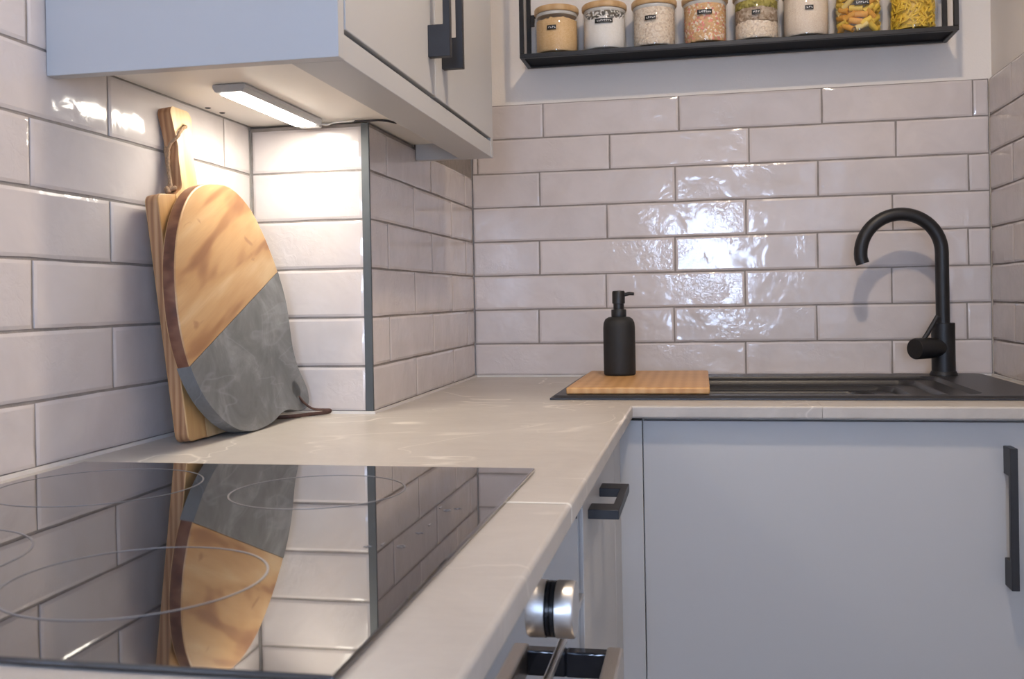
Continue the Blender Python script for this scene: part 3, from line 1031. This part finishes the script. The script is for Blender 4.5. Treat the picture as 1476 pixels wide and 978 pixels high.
# oval board, half acacia, half slate, standing with its handle down
OXP, OK_, OT = .1042, .150, .0190
raw = [(-.9564, .3467), (-.9000, .3468), (-.8522, .3264), (-.8184, .2920), (-.7917, .2480), (-.7779, .2132), (-.7700, .1780), (-.7710, .1418),
       (-.7727, .1095), (-.7653, .0794), (-.7520, .0587), (-.7420, .0400), (-.7440, .0215), (-.7620, .0125), (-.7900, .0130), (-.8220, .0185), (-.8500, .0165),
       (-.8720, .0100), (-.9018, .0050), (-.9471, .0030), (-.9904, .0109), (-1.0285, .0290), (-1.0627, .0580), (-1.0850, .0926),
       (-1.0967, .1332), (-1.0970, .1806), (-1.0870, .2284), (-1.0663, .2738), (-1.0369, .3110), (-.9999, .3360)]
raw = [(p.x, p.y) for p in spline([(y, z - .0008, 0) for y, z in raw], 3, True)]
b2 = thing('chopping_board', (.09, -.92, 0), 'oval half wood half grey slate chopping board leaning on the rectangular one', 'chopping board')
sa, sb = (-1.0800, .1050), (-.7800, .2275)
dy, dz = sb[0] - sa[0], sb[1] - sa[1]
sa2, sb2 = (sa[0] - dy * .2, sa[1] - dz * .2), (sb[0] + dy * .2, sb[1] + dz * .2)
woodp = poly_clip(raw, sa2, sb2, 1)
slatep = poly_clip(raw, sa2, sb2, -1)
slab('wood_half', woodp, OXP, OK_, OT, ['acacia_face', 'acacia_edge'], b2, .0018)
hol = [(-.7850 + .0150 * math.cos(-t) - .004 * math.sin(-t), .0445 + .0130 * math.sin(-t)) for t in [2 * math.pi * i / 20 for i in range(20)]]
slab('slate_half', slatep, OXP, OK_, OT, ['slate', 'slate'], b2, 0, hol)
# leather loop through the hole, resting on the worktop
lz = .0042
ll = spline([(.070, -.786, .034), (.0855, -.782, .0365), (.0965, -.778, .034), (.104, -.770, .022), (.114, -.759, .0115), (.128, -.745, .0085), (.1345, -.738, .0075), (.1335, -.742, .0046),
             (.122, -.757, lz), (.110, -.775, lz), (.100, -.792, lz), (.088, -.806, lz), (.072, -.812, lz), (.060, -.806, .007), (.062, -.792, .020)], 6)
bm = bmesh.new()
tube(bm, ll, .0036, 8, flat=.5)
place('leather_loop', bm, 'leather', b2)

# ------------------------------------------------------------------ wall shelf
FX0, FX1, FY = .336, 1.232, -.104
FZ, FT = .7005, .0095
ZTOP = .965
sh = thing('wall_shelf', (.784, -.05, FZ), 'black steel frame wall shelf holding a row of storage jars', 'shelf')
def rail(b, name='rail'):
    bm = bmesh.new(); add_box(bm, *b, .0008, 1)
    return place(name, bm, 'shelf_steel', sh)
for z in (FZ, ZTOP):
    rail((FX0, FX1, FY, FY + FT, z, z + FT))
    rail((FX0, FX1, -.0100, -.0005, z, z + FT))
    for x in (FX0, FX1 - FT):
        rail((x, x + FT, FY + FT, -.0100, z, z + FT))
for x in (FX0, FX1 - FT):
    for y in (FY, -.0100):
        rail((x, x + FT, y, y + FT, FZ + FT, ZTOP), 'post')
box('shelf_plate', (FX0 + FT, FX1 - FT, FY + FT, -.0105, FZ + .004, FZ + .0075), 'shelf_sheet', sh)
bm = bmesh.new()
add_box(bm, FX0 + FT, FX0 + FT + .024, -.010, -.0012, .8135, .8195)
add_box(bm, FX0 + FT, FX0 + FT + .008, -.010, -.0012, .795, .8135)
place('wall_bracket', bm, 'shelf_steel', sh)
bm = bmesh.new()
add_box(bm, FX1 - FT - .024, FX1 - FT, -.010, -.0012, .8135, .8195)
add_box(bm, FX1 - FT - .008, FX1 - FT, -.010, -.0012, .795, .8135)
place('wall_bracket', bm, 'shelf_steel', sh)

# ------------------------------------------------------------------ storage jars
JX = [.4115, .517, .625, .733, .840, .9415, 1.0465, 1.1545]
JZ = FZ + .0077
JR, JY = .0478, -.0545
JH = .1005
SPEC = [  # fill level, contents material, label size, label height, label azimuth offset, jar label, contents label
    (.070, 'brown_sugar', .0205, .0098, .056, -.10, 'jar of light brown sugar with bamboo lid', 'light brown sugar lumped inside the end storage jar'),
    (.062, 'flour', .0390, .0095, .063, .06, 'jar of white flour with powder on the upper glass and bamboo lid', 'white flour filling a glass jar'),
    (.079, 'oats', .0240, .0095, .062, -.13, 'jar of pale rolled oats with bamboo lid', 'pale rolled oats filling a glass jar'),
    (.080, 'muesli', .0310, .0100, .066, -.02, 'jar of orange and pink flaked muesli with bamboo lid', 'orange and pink muesli flakes in a glass jar'),
    (.034, 'oats', .0170, .0098, .058, -.06, 'jar with pale flakes below and green seeds above with bamboo lid', 'pale flakes at the bottom of the jar of mixed seeds'),
    (.083, 'couscous', .0170, .0090, .060, .05, 'jar of fine beige grain with bamboo lid', 'fine beige grain filling a glass jar'),
    (.0, None, .0300, .0098, .062, .02, 'jar of yellow and orange pasta tubes with bamboo lid', None),
    (.0, None, .0160, .0090, .072, .02, 'jar of thin yellow macaroni with bamboo lid', None)]

def curved_patch(bm, c, r, a0, z0, w, h, n=6, t=.0003):
    fr = []
    for rr in (r, r + t):
        for zz in (z0 - h / 2, z0 + h / 2):
            fr.append([bm.verts.new((c[0] + rr * math.sin(a0 + (i / n - .5) * w / r), c[1] - rr * math.cos(a0 + (i / n - .5) * w / r), zz)) for i in range(n + 1)])
    lo_i, hi_i, lo_o, hi_o = fr
    for a, b in ((lo_o, hi_o), (hi_o, hi_i), (hi_i, lo_i), (lo_i, lo_o)):
        for i in range(n):
            bm.faces.new((a[i], a[i + 1], b[i + 1], b[i]))
    bm.faces.new((lo_i[0], lo_o[0], hi_o[0], hi_i[0]))
    bm.faces.new((lo_i[n], hi_i[n], hi_o[n], lo_o[n]))

def fill_mesh(cx, cy, z0, h, r, seed, lump=.003, z_low=None):
    bm = bmesh.new()
    n, m = 40, 8
    prof = [(r * .93, z0)] + [(r, z0 + .003), (r, z0 + h * .5)]
    rings = []
    for rr, zz in prof:
        rings.append([bm.verts.new((cx + rr * math.cos(2 * math.pi * i / n), cy + rr * math.sin(2 * math.pi * i / n), zz)) for i in range(n)])
    for j in range(m):
        rr = r * (1 - j / m)
        ring = []
        for i in range(n):
            x, y = cx + rr * math.cos(2 * math.pi * i / n), cy + rr * math.sin(2 * math.pi * i / n)
            ring.append(bm.verts.new((x, y, z0 + h + lump * noise.noise(Vector((x * 90 + seed, y * 90, seed))) + .5 * lump * noise.noise(Vector((x * 260, y * 260, seed))))))
        rings.append(ring)
    for a, b in zip(rings, rings[1:]):
        for i in range(n):
            bm.faces.new((a[i], a[(i + 1) % n], b[(i + 1) % n], b[i]))
    bm.faces.new(rings[0][::-1])
    bm.faces.new(rings[-1])
    return bm

def flakes(bm, cx, cy, z0, z1, r, count, size, seed, nm=3):
    rd = random.Random(seed)
    for _ in range(count):
        a = rd.uniform(-2.2, 2.2)
        z = rd.uniform(z0, z1)
        rr = r - rd.uniform(.0004, .0016)
        p = Vector((cx + rr * math.sin(a), cy - rr * math.cos(a), z))
        nrm = Vector((math.sin(a), -math.cos(a), 0))
        t = Vector((math.cos(a), math.sin(a), 0))
        b = Vector((0, 0, 1))
        ph = rd.uniform(0, 6.28)
        s1, s2 = size * rd.uniform(.6, 1.1), size * rd.uniform(.35, .7)
        u = t * math.cos(ph) + b * math.sin(ph)
        w = b * math.cos(ph) - t * math.sin(ph)
        tl = rd.uniform(-.35, .35)
        vs = [bm.verts.new(p + u * s1 * math.cos(q) + w * s2 * math.sin(q) - nrm * (s1 * abs(math.cos(q)) * .18 + .0008)) for q in [2 * math.pi * i / 6 for i in range(6)]]
        c = bm.verts.new(p + nrm * .0002)
        mi = rd.choices(range(nm), weights=[5, 5, 3][:nm])[0]
        for i in range(6):
            bm.faces.new((c, vs[i], vs[(i + 1) % 6])).material_index = mi

def pasta_tube(bm, p, d, length, r, n=8, hollow=True):
    d = d.normalized()
    ref = Vector((0, 0, 1)) if abs(d.z) < .9 else Vector((1, 0, 0))
    s = d.cross(ref).normalized()
    w = d.cross(s)
    sec = []
    for rr, hh in ((r * .6, -length / 2 + r * .8), (r * .6, -length / 2), (r, -length / 2), (r, length / 2), (r * .6, length / 2), (r * .6, length / 2 - r * .8)):
        sec.append([bm.verts.new(p + d * hh + (s * math.cos(2 * math.pi * i / n) + w * math.sin(2 * math.pi * i / n)) * rr) for i in range(n)])
    for a, b in zip(sec, sec[1:]):
        for i in range(n):
            bm.faces.new((a[i], a[(i + 1) % n], b[(i + 1) % n], b[i]))
    bm.faces.new(sec[0]); bm.faces.new(sec[-1])

GRP = 'glass storage jars on the wall shelf'
for ji, (x, spec) in enumerate(zip(JX, SPEC)):
    fillh, mat, lw, lh, lz_, la, jl, cl = spec
    j = thing('storage_jar', (x, JY, JZ), 'glass ' + jl, 'jar', GRP)
    bm = bmesh.new()
    lathe(bm, [(.010, JZ + .0045), (JR - .009, JZ + .0030), (JR - .0075, JZ + .0002), (JR - .004, JZ + .0002), (JR - .001, JZ + .0022), (JR, JZ + .006), (JR, JZ + .090), (JR - .0012, JZ + .0930), (JR - .0024, JZ + .0930),
               (JR - .0024, JZ + .0075), (JR - .006, JZ + .0058), (.010, JZ + .0062)], (x, JY, 0), 56, cap=False)
    place('glass_body', bm, 'glass', j, 50)
    bm = bmesh.new()
    lathe(bm, [(.010, JZ + .0935), (JR - .0005, JZ + .0935), (JR + .0012, JZ + .0950), (JR + .0014, JZ + .1035), (JR - .0006, JZ + .1065), (.010, JZ + .107)], (x, JY, 0), 56)
    lid = place('lid', bm, 'bamboo_lid', j, 50)
    bm = bmesh.new()
    lathe(bm, [(.010, JZ + .0932), (JR - .0030, JZ + .0932), (JR - .0026, JZ + .0910), (JR - .0026, JZ + .0890), (JR - .0042, JZ + .0865), (.010, JZ + .0862)], (x, JY, 0), 48)
    place('seal', bm, 'ring_seal', lid, 50)
    # label towards the room
    bm = bmesh.new()
    curved_patch(bm, (x, JY), JR + .0002, la, JZ + lz_, lw, lh)
    lab = place('name_label', bm, 'label_black', j, 0)
    bm = bmesh.new()
    rd = random.Random(50 + ji)
    nl = max(3, int(lw / .0044))
    for i in range(nl):
        a = la + ((i + .5) / nl - .5) * (lw * .82) / JR
        hh = rd.choice((.30, .30, .46)) * lh
        curved_patch(bm, (x, JY), JR + .00055, a, JZ + lz_ + (.05 * lh if hh > .4 * lh else 0), .0009, hh, 1, .0001)
        curved_patch(bm, (x, JY), JR + .00055, a + .0014 / JR, JZ + lz_ + rd.choice((-.12, .12)) * lh, .0022, .0010, 1, .0001)
    place('lettering', bm, 'label_text', lab, 0)
    ri = JR - .0030
    zf = JZ + .0078
    if mat:
        bm = fill_mesh(x, JY, zf, fillh, ri - (.0016 if mat in ('oats', 'muesli') else 0), ji * 7.3, .006 if mat == 'brown_sugar' else .003)
        mats = [mat]
        if mat in ('oats', 'muesli'):
            mats = {'oats': [mat, 'flake_pale', 'flake_pale'], 'muesli': ['flake_orange', 'flake_pale', 'flake_pink']}[mat]
            if ji == 4:
                flakes(bm, x, JY, zf + .002, zf + fillh, ri, 260, .0042, ji)
            else:
                flakes(bm, x, JY, zf + .002, zf + fillh - .001, ri, 520 if mat == 'oats' else 900, .0036 if mat == 'oats' else .0058, ji)
            if mat == 'muesli':
                mats = ['flake_orange', 'flake_pale', 'flake_pink']
        if mat == 'flour':
            flakes(bm, x, JY, zf + fillh - .002, zf + fillh + .018, ri + .0006, 150, .0030, 77, 1)
        o = place(mat if mat not in ('flour', 'oats', 'muesli') else {'flour': 'flour', 'oats': 'rolled_oats', 'muesli': 'muesli'}[mat], bm, mats[0], None, 60, mats)
        tag(o, cl, {'brown_sugar': 'sugar', 'couscous': 'grain', 'flour': 'flour', 'oats': 'oats', 'muesli': 'muesli'}[mat], None, 'stuff')
    if ji == 4:
        bm = fill_mesh(x, JY, zf + fillh + .0015, .0265, ri - .0016, 3.1, .003)  # brown layer imitates the wall and reflections in the empty glass middle
        flakes(bm, x, JY, zf + fillh + .004, zf + .060, ri, 160, .0035, 44, 1)
        o = place('brown_layer', bm, 'jar_middle_brown', None, 60)
        tag(o, 'brown layer put into the empty glass middle of the jar of mixed seeds', 'seeds', None, 'stuff')
        bm = fill_mesh(x, JY, zf + .0635, .016, ri - .0016, 5.5, .004)
        flakes(bm, x, JY, zf + .064, zf + .079, ri, 140, .0035, 45, 1)
        o = place('green_seeds', bm, 'seeds_green', None, 60)
        tag(o, 'yellow-green seeds in the top layer of the jar of mixed seeds', 'seeds', None, 'stuff')
    if ji == 6:
        rd = random.Random(5)
        n = 0
        for lay in range(6):
            for q in range(10):
                a = 2 * math.pi * (q + .5 * (lay % 2)) / 10 + rd.uniform(-.1, .1)
                if math.cos(a) < -.3:      # the far side of the jar is hidden by the nearer pasta
                    continue
                rr = ri - .0080
                z = zf + .008 + lay * .0128 + rd.uniform(-.002, .002)
                d = Vector((math.cos(a), math.sin(a), 0)) * 1.0 + Vector((0, 0, rd.uniform(-.75, .75)))
                p = Vector((x + rr * math.sin(a), JY - rr * math.cos(a), z))
                bm = bmesh.new()
                pasta_tube(bm, p, d, .0255, .0064, 10)
                cm = rd.choices(['pasta_yellow', 'pasta_orange', 'pasta_pale'], [6, 4, 2])[0]
                o = place('pasta_tube', bm, cm, None, 50)
                cn = {'pasta_yellow': 'yellow', 'pasta_orange': 'orange', 'pasta_pale': 'pale'}[cm]
                tag(o, cn + ' pasta tube inside the jar of large pasta', 'pasta', cn + ' pasta tubes in a jar')
    if ji == 7:
        rd = random.Random(9)
        bm = bmesh.new()
        for q in range(330):
            a = rd.uniform(-math.pi, math.pi)
            rr = ri - .003 - rd.uniform(0, .004)
            z = zf + .004 + rd.uniform(0, .076)
            d = Vector((math.cos(a), math.sin(a), 0)) * rd.uniform(-1, 1) + Vector((0, 0, rd.uniform(-1, 1)))
            pasta_tube(bm, Vector((x + rr * math.sin(a), JY - rr * math.cos(a), z)), d, .015, .0019, 6)
        lathe(bm, [(ri - .009, zf + .001), (ri - .009, zf + .077)], (x, JY, 0), 24)
        o = place('macaroni', bm, 'macaroni', None, 50)
        tag(o, 'thin yellow macaroni packed inside the end storage jar', 'pasta', None, 'stuff')
